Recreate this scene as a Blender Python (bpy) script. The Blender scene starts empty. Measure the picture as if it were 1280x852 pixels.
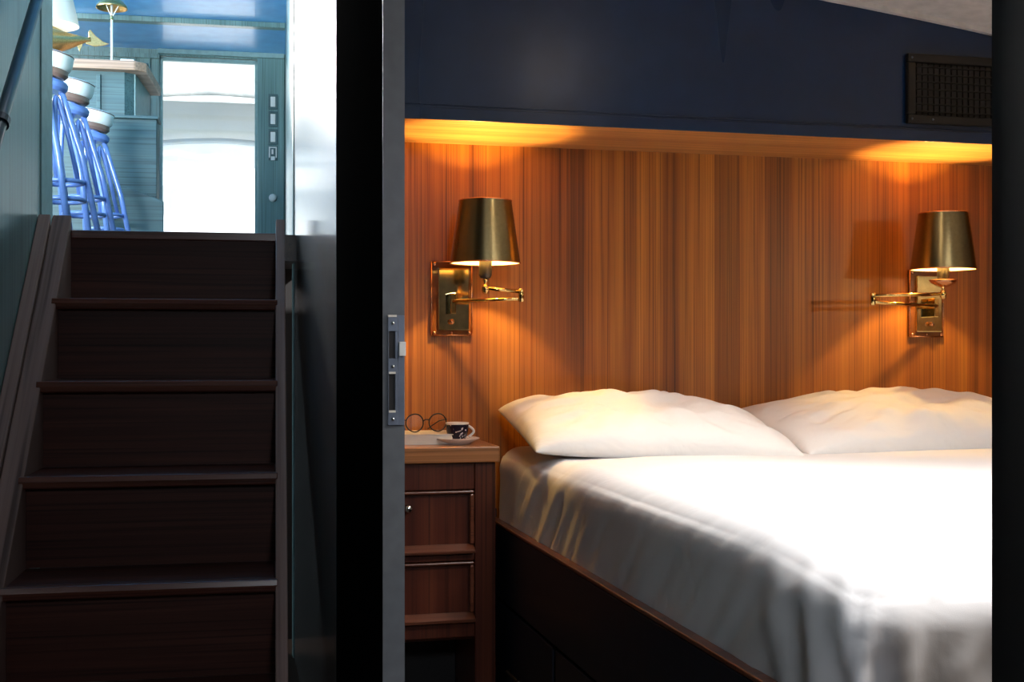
import bpy, bmesh, math, random
from mathutils import Vector, Matrix, noise
random.seed(7)
SC = bpy.context.scene
COL = SC.collection
PI = math.pi
# ------------------------------------------------------------------ camera, light, exposure
EYE = 0.965                       # camera height above the cabin floor
CAM_YAW = math.radians(-13.69)
PH = math.radians(-2.9)           # the companionway runs 2.9 degrees off the cabin's axis
UP = 1.316                        # height of the upper deck saloon floor
cam_d = bpy.data.cameras.new('camera'); cam = bpy.data.objects.new('camera', cam_d); COL.objects.link(cam)
cam.location = (0, 0, EYE); cam.rotation_euler = (PI/2, 0, CAM_YAW)
cam_d.lens = 1548/1280*36; cam_d.sensor_width = 36; cam_d.shift_y = 11/1280; cam_d.clip_start = .05
SC.camera = cam
SC.view_settings.view_transform = 'Standard'; SC.view_settings.look = 'None'
SC.view_settings.exposure = 0.0; SC.view_settings.gamma = 1; SC.view_settings.use_curve_mapping = False
SC.cycles.use_denoising = True
SC.cycles.max_bounces = 10; SC.cycles.diffuse_bounces = 5; SC.cycles.sample_clamp_indirect = 6
W = bpy.data.worlds.new('sky'); SC.world = W; W.use_nodes = True
W.node_tree.nodes['Background'].inputs[0].default_value = (.72, .88, 1, 1)
W.node_tree.nodes['Background'].inputs[1].default_value = 2.8

def stair_xy(p, q):
    return (p*math.cos(PH) - q*math.sin(PH), p*math.sin(PH) + q*math.cos(PH))
def light(name, kind, loc, energy, col, aim=None, **kw):
    d = bpy.data.lights.new(name, kind); d.energy = energy; d.color = col
    for k, v in kw.items(): setattr(d, k, v)
    o = bpy.data.objects.new(name, d); COL.objects.link(o); o.location = loc
    if aim is not None:
        o.rotation_euler = (Vector(aim)-Vector(loc)).to_track_quat('-Z', 'Y').to_euler()
    return o
# daylight through the deck hatch over the berth, unseen cabin lamps, and added fills
light('hatch_daylight', 'AREA', (1.37, 1.25, 1.92), 23, (1, .975, .955), (1.37, 1.5, 0), shape='RECTANGLE', size=.74, size_y=.45, spread=math.radians(128))
light('bulkhead_patch_fill', 'POINT', (1.0, 1.90, 1.785), 1.3, (1, .84, .66), shadow_soft_size=.05)  # unseen light added to raise a soft patch on the bulkhead
light('downlight_spot', 'AREA', (1.12, 2.26, 1.850), 2.2, (1, .90, .78), (1.0, 2.32, 0), shape='DISK', size=.09, spread=math.radians(74))
light('cabin_reading_light', 'AREA', (3.60, -.55, 1.5), 26, (1, .72, .42), (1.6, 2.6, 1.0), shape='RECTANGLE', size=.4, size_y=.3)
light('corridor_fill', 'AREA', (.30, -.5, 1.70), 4.2, (.86, .92, 1), (.7, 2.1, .55), shape='RECTANGLE', size=.3, size_y=.3, spread=math.radians(110))  # added fill for the berth's shaded side and the door edge
ux, uy = stair_xy(-1.7, 3.95); vx, vy = stair_xy(-.7, 8.5)
light('saloon_near_fill', 'AREA', (ux, uy, 2.0), 48, (.80, .94, 1), (vx, vy, 3.35), shape='RECTANGLE', size=1.2, size_y=.5, spread=math.radians(100))  # fill added out of view for saloon fronts and ceiling; wall has no window
# fills added out of view on the saloon's left, brightening stools, counter and partition
sx, sy = stair_xy(-2.40, 6.4)
tx, ty = stair_xy(-.6, 6.6)
light('saloon_side_fill', 'AREA', (sx, sy, 2.45), 85, (.78, .93, 1), (tx, ty, 2.2), shape='RECTANGLE', size=1.6, size_y=.8)  # added fill for the stools and counter
wx, wy = stair_xy(-2.5, 8.0); zx, zy = stair_xy(.1, 3.2)
light('saloon_aft_fill', 'AREA', (wx, wy, 2.82), 115, (1, .98, .96), (zx, zy, 1.5), shape='RECTANGLE', size=.9, size_y=.3, spread=math.radians(70))  # unseen source added and aimed to whiten the partition
hx_, hy_ = stair_xy(-.30, 3.55)
light('companionway_top_fill', 'AREA', (hx_, hy_, 3.08), 2.0, (.90, .96, 1), (hx_, hy_, 0), shape='RECTANGLE', size=.4, size_y=.3)  # top light added over the stairs; the ceiling has no opening here
dx, dy = stair_xy(-.47, 9.22); ex, ey = stair_xy(-.47, 5.0)
pt = light('door_portal', 'AREA', (dx, dy, 2.2), 1, (1, 1, 1), (ex, ey, 2.2), shape='RECTANGLE', size=.68, size_y=1.7); pt.data.cycles.is_portal = True
sun_from = Vector((*stair_xy(5.0, -3.5), 4.0)); sun_to = Vector((*stair_xy(0, 0), 0))
light('sun', 'SUN', (0, 6, 6), 14, (1, .97, .92), (0+(sun_to-sun_from).x, 6+(sun_to-sun_from).y, 6+(sun_to-sun_from).z), angle=.01)

# ------------------------------------------------------------------ materials
def nodes(name):
    m = bpy.data.materials.new(name); m.use_nodes = True
    nt = m.node_tree; return m, nt, nt.nodes['Principled BSDF'], nt.nodes, nt.links
def ramp(N, stops):
    r = N.new('ShaderNodeValToRGB'); e = r.color_ramp.elements
    while len(e) < len(stops): e.new(.5)
    for i, (p, c) in enumerate(stops):
        e[i].position = p; e[i].color = (*c, 1) if len(c) == 3 else c
    return r
def coords(N, L, scale, rot=(0,0,0)):
    tc = N.new('ShaderNodeTexCoord'); mp = N.new('ShaderNodeMapping')
    mp.inputs['Scale'].default_value = scale; mp.inputs['Rotation'].default_value = rot
    L.new(tc.outputs['Object'], mp.inputs['Vector']); return mp
def paint(name, col, rough=.5, metal=0, var=.12, nscale=6, coat=0, bump=0, spec=.5):
    m, nt, b, N, L = nodes(name)
    mp = coords(N, L, (nscale,)*3); n = N.new('ShaderNodeTexNoise'); n.inputs['Detail'].default_value = 4
    L.new(mp.outputs[0], n.inputs['Vector'])
    lo = tuple(c*(1-var) for c in col); hi = tuple(min(1, c*(1+var)) for c in col)
    r = ramp(N, [(.3, lo), (.7, hi)]); L.new(n.outputs['Fac'], r.inputs[0]); L.new(r.outputs[0], b.inputs['Base Color'])
    b.inputs['Roughness'].default_value = rough; b.inputs['Metallic'].default_value = metal
    b.inputs['Coat Weight'].default_value = coat; b.inputs['Specular IOR Level'].default_value = spec
    if bump:
        bp = N.new('ShaderNodeBump'); bp.inputs['Strength'].default_value = bump; bp.inputs['Distance'].default_value = .002
        n2 = N.new('ShaderNodeTexNoise'); n2.inputs['Scale'].default_value = 60; L.new(mp.outputs[0], n2.inputs['Vector'])
        L.new(n2.outputs['Fac'], bp.inputs['Height']); L.new(bp.outputs[0], b.inputs['Normal'])
    return m
def wood(name, dark, mid, light_, axis='z', rough=.35, fine=220, coarse=14, coat=.2, bands=0, seam=0, arch=0, spec=.5, bump=.15):
    """grain runs along axis; fine dark pores, broad bands, optional veneer leaves"""
    m, nt, b, N, L = nodes(name)
    def sc(f, s):
        v = [f, f, f]
        for ax in axis: v['xyz'.index(ax)] = s
        return tuple(v)
    mp = coords(N, L, sc(coarse, .35)); n1 = N.new('ShaderNodeTexNoise'); n1.inputs['Scale'].default_value = 1
    n1.inputs['Detail'].default_value = 5; n1.inputs['Roughness'].default_value = .65
    n1.inputs['Distortion'].default_value = arch; L.new(mp.outputs[0], n1.inputs['Vector'])
    mp2 = coords(N, L, sc(fine, 1.2)); n2 = N.new('ShaderNodeTexNoise'); n2.inputs['Scale'].default_value = 1
    n2.inputs['Detail'].default_value = 2; L.new(mp2.outputs[0], n2.inputs['Vector'])
    r1 = ramp(N, [(.3, dark), (.5, mid), (.72, light_)]); L.new(n1.outputs['Fac'], r1.inputs[0])
    r2 = ramp(N, [(.30, (.42,)*3), (.46, (.92,)*3), (.7, (1.1,)*3)]); L.new(n2.outputs['Fac'], r2.inputs[0])
    mx = N.new('ShaderNodeMix'); mx.data_type = 'RGBA'; mx.blend_type = 'MULTIPLY'; mx.inputs[0].default_value = 1
    L.new(r1.outputs[0], mx.inputs[6]); L.new(r2.outputs[0], mx.inputs[7]); out = mx.outputs[2]
    if bands:   # veneer leaves of slightly different tone side by side
        tc = N.new('ShaderNodeTexCoord'); sp = N.new('ShaderNodeSeparateXYZ'); L.new(tc.outputs['Object'], sp.inputs[0])
        ml = N.new('ShaderNodeMath'); ml.operation = 'MULTIPLY'; ml.inputs[1].default_value = bands
        L.new(sp.outputs['X'], ml.inputs[0])
        fl = N.new('ShaderNodeMath'); fl.operation = 'FLOOR'; L.new(ml.outputs[0], fl.inputs[0])
        wn = N.new('ShaderNodeTexWhiteNoise'); wn.noise_dimensions = '1D'; L.new(fl.outputs[0], wn.inputs['W'])
        r3 = ramp(N, [(0, (.62, .53, .50)), (1, (1.12, 1.07, 1.0))]); L.new(wn.outputs['Value'], r3.inputs[0])
        m2 = N.new('ShaderNodeMix'); m2.data_type = 'RGBA'; m2.blend_type = 'MULTIPLY'; m2.inputs[0].default_value = 1
        L.new(out, m2.inputs[6]); L.new(r3.outputs[0], m2.inputs[7]); out = m2.outputs[2]
        mp3 = coords(N, L, (70, 1, .25)); n3 = N.new('ShaderNodeTexNoise'); n3.inputs['Scale'].default_value = 1
        n3.inputs['Detail'].default_value = 3; L.new(mp3.outputs[0], n3.inputs['Vector'])
        r4 = ramp(N, [(.32, (.50, .38, .34)), (.39, (1, 1, 1)), (1, (1, 1, 1))]); L.new(n3.outputs['Fac'], r4.inputs[0])
        m3 = N.new('ShaderNodeMix'); m3.data_type = 'RGBA'; m3.blend_type = 'MULTIPLY'; m3.inputs[0].default_value = 1
        L.new(out, m3.inputs[6]); L.new(r4.outputs[0], m3.inputs[7]); out = m3.outputs[2]
    L.new(out, b.inputs['Base Color'])
    b.inputs['Roughness'].default_value = rough; b.inputs['Coat Weight'].default_value = coat; b.inputs['Coat Roughness'].default_value = .25
    b.inputs['Specular IOR Level'].default_value = spec
    bp = N.new('ShaderNodeBump'); bp.inputs['Strength'].default_value = bump; bp.inputs['Distance'].default_value = .001
    L.new(n2.outputs['Fac'], bp.inputs['Height']); L.new(bp.outputs[0], b.inputs['Normal'])
    return m
def metal(name, col, rough, var=.15, scale=30):
    m, nt, b, N, L = nodes(name)
    mp = coords(N, L, (scale,)*3); n = N.new('ShaderNodeTexNoise'); n.inputs['Detail'].default_value = 3; L.new(mp.outputs[0], n.inputs['Vector'])
    r = ramp(N, [(.3, tuple(c*(1-var) for c in col)), (.7, tuple(min(1, c*(1+var)) for c in col))])
    L.new(n.outputs['Fac'], r.inputs[0]); L.new(r.outputs[0], b.inputs['Base Color'])
    b.inputs['Metallic'].default_value = 1; b.inputs['Roughness'].default_value = rough
    return m
def fabric(name, col, rough=.9, sheen=.1, bump=.15, scale=500, trans=0, soft=0):
    m, nt, b, N, L = nodes(name)
    mp = coords(N, L, (1,)*3); n = N.new('ShaderNodeTexNoise'); n.inputs['Scale'].default_value = scale; L.new(mp.outputs[0], n.inputs['Vector'])
    b.inputs['Base Color'].default_value = (*col, 1); b.inputs['Roughness'].default_value = rough
    b.inputs['Sheen Weight'].default_value = sheen; b.inputs['Specular IOR Level'].default_value = .2
    bp = N.new('ShaderNodeBump'); bp.inputs['Strength'].default_value = bump; bp.inputs['Distance'].default_value = .001
    L.new(n.outputs['Fac'], bp.inputs['Height']); last = bp
    if soft:
        n2 = N.new('ShaderNodeTexNoise'); n2.inputs['Scale'].default_value = 7; n2.inputs['Detail'].default_value = 3
        n2.inputs['Distortion'].default_value = 1.2; L.new(mp.outputs[0], n2.inputs['Vector'])
        b2 = N.new('ShaderNodeBump'); b2.inputs['Strength'].default_value = soft; b2.inputs['Distance'].default_value = .02
        L.new(n2.outputs['Fac'], b2.inputs['Height']); L.new(bp.outputs[0], b2.inputs['Normal']); last = b2
    L.new(last.outputs[0], b.inputs['Normal'])
    if trans:
        t = N.new('ShaderNodeBsdfTranslucent'); t.inputs[0].default_value = (*col, 1)
        mx = N.new('ShaderNodeMixShader'); mx.inputs[0].default_value = trans
        L.new(b.outputs[0], mx.inputs[1]); L.new(t.outputs[0], mx.inputs[2]); L.new(mx.outputs[0], N['Material Output'].inputs[0])
    return m
def glass(name, tint=(1,1,1), gloss=.06):
    m, nt, b, N, L = nodes(name)
    t = N.new('ShaderNodeBsdfTransparent'); t.inputs[0].default_value = (*tint, 1)
    g = N.new('ShaderNodeBsdfGlossy'); g.inputs['Roughness'].default_value = .02
    f = N.new('ShaderNodeFresnel'); f.inputs[0].default_value = 1.45
    mx = N.new('ShaderNodeMixShader'); L.new(f.outputs[0], mx.inputs[0]); L.new(t.outputs[0], mx.inputs[1]); L.new(g.outputs[0], mx.inputs[2])
    L.new(mx.outputs[0], N['Material Output'].inputs[0]); return m
def glow(name, col, s):
    m, nt, b, N, L = nodes(name); b.inputs['Base Color'].default_value = (*col, 1)
    b.inputs['Emission Color'].default_value = (*col, 1); b.inputs['Emission Strength'].default_value = s; return m

M = dict(
 headboard=wood('headboard_veneer', (.19,.058,.009), (.385,.138,.018), (.58,.245,.034), 'z', rough=.38, fine=260, coarse=17, coat=.15, bands=13.7),
 soffit=wood('soffit_wood', (.42,.17,.05), (.58,.27,.08), (.7,.36,.12), 'x', rough=.4, fine=200, coarse=30),
 topwood=wood('nightstand_top_wood', (.30,.11,.04), (.42,.17,.06), (.52,.23,.09), 'x', rough=.3, fine=160, coarse=30),
 redwood=wood('mahogany_red', (.06,.013,.007), (.10,.023,.011), (.145,.038,.017), 'z', rough=.32, fine=200, coarse=18, coat=.3),
 ledge=wood('mahogany_ledge', (.12,.034,.016), (.17,.052,.027), (.23,.078,.04), 'x', rough=.28, fine=200, coarse=18, coat=.3),
 stair=wood('stair_mahogany', (.040,.011,.008), (.072,.021,.014), (.115,.036,.024), 'x', rough=.5, fine=150, coarse=12, coat=.0, arch=1.0, spec=.3),
 nosing=wood('stair_nosing', (.10,.028,.018), (.15,.046,.028), (.21,.072,.044), 'x', rough=.3, fine=200, coarse=20, coat=.4),
 stringer=wood('stringer_wood', (.23,.14,.115), (.32,.205,.175), (.42,.29,.25), 'yz', rough=.6, fine=60, coarse=16, coat=0, spec=.25),
 teal=wood('teal_painted_wood', (.11,.21,.21), (.15,.27,.27), (.19,.32,.315), 'z', rough=.28, fine=140, coarse=6, coat=.2),
 tealdark=wood('teal_dark_wood', (.035,.085,.097), (.06,.125,.14), (.09,.17,.18), 'x', rough=.5, fine=120, coarse=8, coat=.0, arch=2.5),
 tealgloss=wood('teal_satin_panel', (.12,.135,.135), (.17,.185,.185), (.21,.225,.22), 'z', rough=.14, fine=90, coarse=6, coat=1.0, bump=.004),
 tealtrim=paint('teal_trim', (.22,.36,.37), .4),
 navywall=paint('navy_satin', (.0018,.0165,.056), .42, coat=.0, nscale=3, spec=.38),
 navy=paint('navy_dark', (.006,.011,.024), .45),
 railpaint=paint('handrail_paint', (.02,.045,.055), .38, coat=.1),
 charcoal=paint('charcoal_door', (.005,.005,.005), .9, spec=.0),
 charcoal_edge=paint('charcoal_edge', (.11,.12,.135), .5),
 black=paint('black_paint', (.006,.005,.006), .6),
 blackplastic=paint('black_plastic', (.012,.01,.009), .35),
 ceiling=paint('ceiling_white', (.62,.60,.59), .6),
 blueceil=paint('blue_gloss_ceiling', (.12,.46,1.0), .32, coat=.3, nscale=2),
 floor=wood('floor_wood', (.03,.015,.01), (.05,.025,.015), (.08,.04,.025), 'y', rough=.4),
 brass=metal('brass_polished', (.80,.56,.22), .12),
 antique=metal('antique_brass', (.46,.33,.14), .28), brassdark=metal('brass_mirror_plate', (.80,.70,.38), .10, scale=9),
 shade=metal('antique_brass_shade', (.36,.28,.13), .25, .08), platewood=paint('back_plate_lacquer', (.16,.055,.018), .15, coat=.6),
 bronze=metal('dark_bronze', (.085,.066,.05), .45),
 ventbronze=paint('vent_dark_paint', (.010,.008,.007), .5, spec=.3),
 copper=metal('copper_screw', (.72,.38,.22), .25),
 steel=paint('steel_plate', (.17,.20,.26), .35, metal=.5),
 chrome=metal('chrome', (.75,.76,.78), .15),
 shadein=paint('shade_lining', (.85,.72,.50), .7, var=.02),
 bulb=glow('bulb_glow', (1,.62,.26), 14),
 sheet=fabric('white_sheet', (.84,.83,.84), .85, .1, .1, 900, soft=.10),
 pillow=fabric('white_pillowcase', (.86,.85,.84), .85, .1, .1, 900, soft=.35),
 porcelain=paint('porcelain', (.82,.79,.76), .15, var=.02, coat=.5),
 paper=paint('book_paper', (.80,.76,.68), .8, var=.05),
 cover=paint('book_cover', (.72,.70,.66), .5, var=.05),
 lens=glass('lens_glass'), pane=glass('window_glass'),
 stoolblue=paint('stool_blue', (.13,.24,.60), .28, coat=.5),
 stoolwhite=paint('stool_cushion', (.74,.80,.80), .5, var=.04),
 stoolbrown=paint('stool_rim', (.17,.11,.09), .4),
 countertop=wood('counter_oak', (.36,.21,.14), (.46,.29,.20), (.55,.37,.27), 'x', rough=.5, fine=120, coarse=20, coat=0),
 canopyshade=fabric('canopy_white_shaded', (.50,.50,.48), .9, 0, .1, 200, trans=.1, soft=.3),  # the white canopy again, shade of its upper panels put into the colour
 canopy=fabric('canopy_white', (.84,.85,.86), .9, 0, .1, 200, trans=.3, soft=.3),
 canopygrey=fabric('canopy_grey_seam', (.40,.43,.44), .9, 0, .1, 200),
 deck=paint('deck_white', (.8,.8,.78), .6),
 lampcloth=fabric('lamp_shade_cream', (.88,.86,.78), .9, 0, .1, 300, trans=.4),
 switchplate=paint('switch_white', (.80,.82,.80), .35, var=.02),
 switchframe=paint('switch_frame', (.06,.12,.13), .4),
 whitecloth=fabric('white_cloth', (.86,.86,.84)),
)
# a cup glaze with a pale printed flower pattern
m, nt, b, N, L = nodes('cup_glaze')
mp = coords(N, L, (1,1,1)); v = N.new('ShaderNodeTexNoise'); v.inputs['Scale'].default_value = 62; v.inputs['Detail'].default_value = 1.5
v.inputs['Distortion'].default_value = 1.4; L.new(mp.outputs[0], v.inputs['Vector'])
r = ramp(N, [(.60, (.014,.010,.024)), (.64, (.62,.58,.66)), (.75, (.7,.5,.5))]); L.new(v.outputs['Fac'], r.inputs[0]); L.new(r.outputs[0], b.inputs['Base Color'])
b.inputs['Roughness'].default_value = .12; M['cup'] = m
# satin finish of the bulkhead: brushed unevenly, so its gloss differs from place to place
m = M['navywall']; N = m.node_tree.nodes; L = m.node_tree.links; b = N['Principled BSDF']
mp = coords(N, L, (6, 1, 1.2)); n = N.new('ShaderNodeTexNoise'); n.inputs['Scale'].default_value = 1; n.inputs['Detail'].default_value = 1.5
L.new(mp.outputs[0], n.inputs['Vector']); r = ramp(N, [(.35, (.27,)*3), (.65, (.38,)*3)]); L.new(n.outputs['Fac'], r.inputs[0]); L.new(r.outputs[0], b.inputs['Roughness'])

# ------------------------------------------------------------------ mesh helpers
def link(name, bm, mat, parent=None, smooth=False, bevel=0, loc=None, rot=None, seg=2, auto=None):
    bmesh.ops.recalc_face_normals(bm, faces=bm.faces[:])
    me = bpy.data.meshes.new(name); bm.to_mesh(me); bm.free()
    mats = mat if isinstance(mat, (list, tuple)) else [mat]
    for mt in mats: me.materials.append(mt)
    o = bpy.data.objects.new(name, me); COL.objects.link(o)
    if parent: o.parent = parent
    if smooth:
        for f in me.polygons: f.use_smooth = True
    if auto:
        for f in me.polygons: f.use_smooth = True
        me.set_sharp_from_angle(angle=math.radians(auto))
    if bevel:
        bv = o.modifiers.new('bevel', 'BEVEL'); bv.width = bevel; bv.segments = seg; bv.limit_method = 'ANGLE'; bv.angle_limit = math.radians(40)
    if loc: o.location = loc
    if rot: o.rotation_euler = rot
    return o
def B(): return bmesh.new()
def box(bm, x0, x1, y0, y1, z0, z1, mi=0):
    vs = [bm.verts.new(c) for c in ((x0,y0,z0),(x1,y0,z0),(x1,y1,z0),(x0,y1,z0),(x0,y0,z1),(x1,y0,z1),(x1,y1,z1),(x0,y1,z1))]
    for f in ((0,3,2,1),(4,5,6,7),(0,1,5,4),(1,2,6,5),(2,3,7,6),(3,0,4,7)):
        fc = bm.faces.new([vs[i] for i in f]); fc.material_index = mi
    return bm
def prism(bm, pts, fn, a, b_):
    """polygon pts extruded; fn(u, v, w) -> xyz for w = a and b_"""
    A = [bm.verts.new(fn(u, v, a)) for u, v in pts]; Bv = [bm.verts.new(fn(u, v, b_)) for u, v in pts]
    n = len(pts); bm.faces.new(A[::-1]); bm.faces.new(Bv)
    for i in range(n): bm.faces.new((A[i], A[(i+1) % n], Bv[(i+1) % n], Bv[i]))
    return bm
def lathe(bm, prof, seg=32, c=(0,0,0), mi=0):
    rings = []
    for r, z in prof:
        if r < 1e-6: rings.append([bm.verts.new((c[0], c[1], c[2]+z))])
        else: rings.append([bm.verts.new((c[0]+r*math.cos(2*PI*k/seg), c[1]+r*math.sin(2*PI*k/seg), c[2]+z)) for k in range(seg)])
    for a, b_ in zip(rings, rings[1:]):
        for k in range(seg):
            k2 = (k+1) % seg
            if len(a) == 1 and len(b_) == 1: continue
            if len(a) == 1: f = (a[0], b_[k], b_[k2])
            elif len(b_) == 1: f = (a[k], a[k2], b_[0])
            else: f = (a[k], a[k2], b_[k2], b_[k])
            fc = bm.faces.new(f); fc.material_index = mi
    return bm
def tube(bm, pts, r, seg=10, closed=False, caps=True):
    pts = [Vector(p) for p in pts]; n = len(pts); rings = []; up = None
    for i, p in enumerate(pts):
        if closed: t = pts[(i+1) % n]-pts[i-1]
        else: t = pts[min(i+1, n-1)]-pts[max(i-1, 0)]
        t.normalize()
        if up is None: up = t.orthogonal().normalized()
        u = (up - t*up.dot(t))
        u = u.normalized() if u.length > 1e-6 else t.orthogonal().normalized()
        up = u; w = t.cross(u)
        rr = r(i/(n-1)) if callable(r) else r
        rings.append([bm.verts.new(p+(u*math.cos(2*PI*k/seg)+w*math.sin(2*PI*k/seg))*rr) for k in range(seg)])
    for i in range(n if closed else n-1):
        a, b_ = rings[i], rings[(i+1) % n]
        for k in range(seg): bm.faces.new((a[k], a[(k+1) % seg], b_[(k+1) % seg], b_[k]))
    if caps and not closed: bm.faces.new(rings[0][::-1]); bm.faces.new(rings[-1])
    return bm
def grid(bm, fn, nu, nv):
    V = [[bm.verts.new(fn(i/nu, j/nv)) for j in range(nv+1)] for i in range(nu+1)]
    for i in range(nu):
        for j in range(nv): bm.faces.new((V[i][j], V[i+1][j], V[i+1][j+1], V[i][j+1]))
    return bm
def thing(name, label, cat, loc=(0,0,0), rotz=0, group=None):
    o = bpy.data.objects.new(name, None); COL.objects.link(o); o.empty_display_size = .05
    o.location = loc; o.rotation_euler = (0, 0, rotz); return tag(o, label, cat, group)
def tag(o, label, cat, group=None):
    o['label'] = label; o['category'] = cat
    if group: o['group'] = group
    return o
def struct(name, bm, mat, frame=False, label=None, **kw):
    o = link(name, bm, mat, **kw); o['kind'] = 'structure'
    if label: o['label'] = label
    if frame: o.rotation_euler = (0, 0, PH)
    return o
def dup(root, loc=None, rotz=None, label=None, group=None):
    r = root.copy(); COL.objects.link(r)
    if loc is not None: r.location = loc
    if rotz is not None: r.rotation_euler = (0, 0, rotz)
    if label: r['label'] = label
    if group: r['group'] = group
    for ch in list(root.children):
        c = ch.copy(); COL.objects.link(c); c.parent = r
        for g in ch.children:
            d = g.copy(); COL.objects.link(d); d.parent = c
    return r

# ------------------------------------------------------------------ the setting: cabin
bm = B(); box(bm, -1.6, 4.0, -1.6, 4.9, -.06, 0); struct('floor', bm, M['floor'])
bm = B(); box(bm, .307, 4.0, 3.10, 3.16, 0, 2.2); struct('wall_back', bm, M['headboard'], label='vertical grained orange brown veneer panelling behind the berth')
# overhead bulkhead locker above the headboard: soffit in wood, face in navy
bm = B(); box(bm, .307, 4.0, 2.77, 3.10, 1.489, 1.500); struct('trim_1', bm, M['soffit'], label='wooden underside of the navy bulkhead')
bm = B(); box(bm, .307, 4.0, 2.768, 3.10, 1.5005, 2.2); struct('wall_bulkhead', bm, M['navywall'], label='navy satin bulkhead face above the headboard')
bm = B(); box(bm, .307, 4.0, 2.762, 2.768, 1.486, 1.513); box(bm, .307, 4.0, 2.765, 2.768, 1.519, 1.521); struct('trim_2', bm, M['navywall'], bevel=.001, label='narrow navy lip along the lower edge of the bulkhead')
# cambered white deckhead
def ch(x): return 1.909 - .0365*x*x
def ceil_strip(bm, x0, x1, y0, y1, n=24):
    for i in range(n):
        a, c = x0+(x1-x0)*i/n, x0+(x1-x0)*(i+1)/n
        vs = [bm.verts.new(q) for q in ((a,y0,ch(a)),(c,y0,ch(c)),(c,y1,ch(c)),(a,y1,ch(a)),(a,y0,ch(a)+.05),(c,y0,ch(c)+.05),(c,y1,ch(c)+.05),(a,y1,ch(a)+.05))]
        for f in ((0,3,2,1),(4,5,6,7),(0,1,5,4),(1,2,6,5),(2,3,7,6),(3,0,4,7)): bm.faces.new([vs[k] for k in f])
bm = B()
ceil_strip(bm, .307, .98, -1.5, 2.766); ceil_strip(bm, 1.76, 4.0, -1.5, 2.766); ceil_strip(bm, .98, 1.76, -1.5, 1.0, 6); ceil_strip(bm, .98, 1.76, 1.5, 2.766, 6)
bmesh.ops.remove_doubles(bm, verts=bm.verts[:], dist=1e-5)
struct('ceiling', bm, M['ceiling'])
bm = B(); box(bm, .96, .98, .98, 1.52, 1.86, 2.05); box(bm, 1.76, 1.78, .98, 1.52, 1.78, 2.05); box(bm, .98, 1.76, .98, 1.0, 1.80, 2.05); box(bm, .98, 1.76, 1.50, 1.52, 1.80, 2.05); box(bm, .96, 1.78, .98, 1.52, 2.05, 2.07)
struct('window_1', bm, M['ceiling'], label='deck hatch frame over the berth')
def cove(x): return ch(x)
bm = B()
for i in range(24):
    a = .6 + 3.3*i/24; c = .6 + 3.3*(i+1)/24
    vs = [bm.verts.new(q) for q in ((a,2.752,ch(a)-.012),(c,2.752,ch(c)-.012),(c,2.767,ch(c)-.012),(a,2.767,ch(a)-.012),(a,2.752,ch(a)),(c,2.752,ch(c)),(c,2.767,ch(c)),(a,2.767,ch(a)))]
    for f in ((0,3,2,1),(4,5,6,7),(0,1,5,4),(1,2,6,5),(2,3,7,6),(3,0,4,7)): bm.faces.new([vs[k] for k in f])
bmesh.ops.remove_doubles(bm, verts=bm.verts[:], dist=1e-5)
struct('trim_3', bm, M['ceiling'], label='pale strip where the ceiling meets the bulkhead')
# right side of the cabin
bm = B(); box(bm, 3.9, 3.96, -1.5, 3.1, 0, 2.0); struct('wall_right', bm, M['headboard'])
bm = B(); box(bm, .66, 4.0, -1.56, -1.5, 0, 2.0); struct('wall_rear', bm, M['ceiling'])
# jamb and wall to the right of the doorway we look through
bm = B(); box(bm, .662, .73, -1.5, .95, 0, 1.95); struct('wall_corridor_right', bm, M['black'], label='black jamb to the right of the cabin doorway')
bm = B(); box(bm, -1.55, .66, -1.56, -1.5, 0, 1.95); struct('wall_corridor_rear', bm, M['black'])
bm = B(); box(bm, -1.6, -.95, -1.5, 1.6, 0, 1.95); struct('wall_corridor_left', bm, M['navy'])
bm = B(); box(bm, -1.6, .70, -1.5, 1.30, 1.9, 1.95); struct('ceiling_corridor', bm, M['ceiling'])
# partition between companionway and cabin; its near end is the charcoal door
bm = B(); box(bm, .255, .307, 2.6, 3.98, 0, 3.14); struct('wall_partition', bm, M['tealgloss'], label='satin teal partition wall beside the companionway')
bm = B(); box(bm, .252, .257, 3.93, 3.985, 0, 3.14); struct('trim_4', bm, M['tealtrim'], label='thin teal corner bead at the end of the partition')
def flat(u, v, w): return (u, v, w)
bm = B(); prism(bm, [(.2555, 2.599), (.271, 2.0), (.307, 2.0), (.307, 2.599)], flat, 0, 2.2)
d = struct('door_1', bm, M['charcoal'], label='dark charcoal door standing edge-on', bevel=.0015)
bm = B(); box(bm, .2712, .3068, 1.9965, 1.9998, 0, 2.2); link('door_edge', bm, M['charcoal_edge'], d)['label'] = 'grey blue painted door edge'
bm = B()   # strike plate with two cut-outs
for z0, z1 in ((.843, .866), (.926, .951), (.995, 1.021)): box(bm, .279, .2955, 1.9925, 1.9964, z0, z1)
for z0, z1 in ((.866, .926), (.951, .995)): box(bm, .2905, .2955, 1.9925, 1.9964, z0, z1); box(bm, .279, .2805, 1.9925, 1.9964, z0, z1)
box(bm, .2955, .3060, 1.9930, 1.9964, .843, 1.021)
lp = link('lock_plate', bm, M['steel'], d, bevel=.0006)
bm = B(); box(bm, .2805, .2905, 1.9955, 1.9964, .866, .926); box(bm, .2805, .2905, 1.9955, 1.9964, .951, .995); link('keep_hole', bm, M['black'], lp)
bm = B(); box(bm, .2805, .2915, 1.9915, 1.9955, .926, .9295); box(bm, .2805, .2915, 1.9915, 1.9955, .8635, .867); box(bm, .279, .293, 1.991, 1.9955, 1.018, 1.0215); link('keep_edge', bm, M['paper'], lp)  # bright bars: glints on the metal put into a pale material
bm = B(); box(bm, .2965, .3075, 1.988, 1.9929, .955, .978); link('latch_tongue', bm, M['switchplate'], lp, bevel=.001)  # the tongue's brightness is put into a near-white paint
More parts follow.
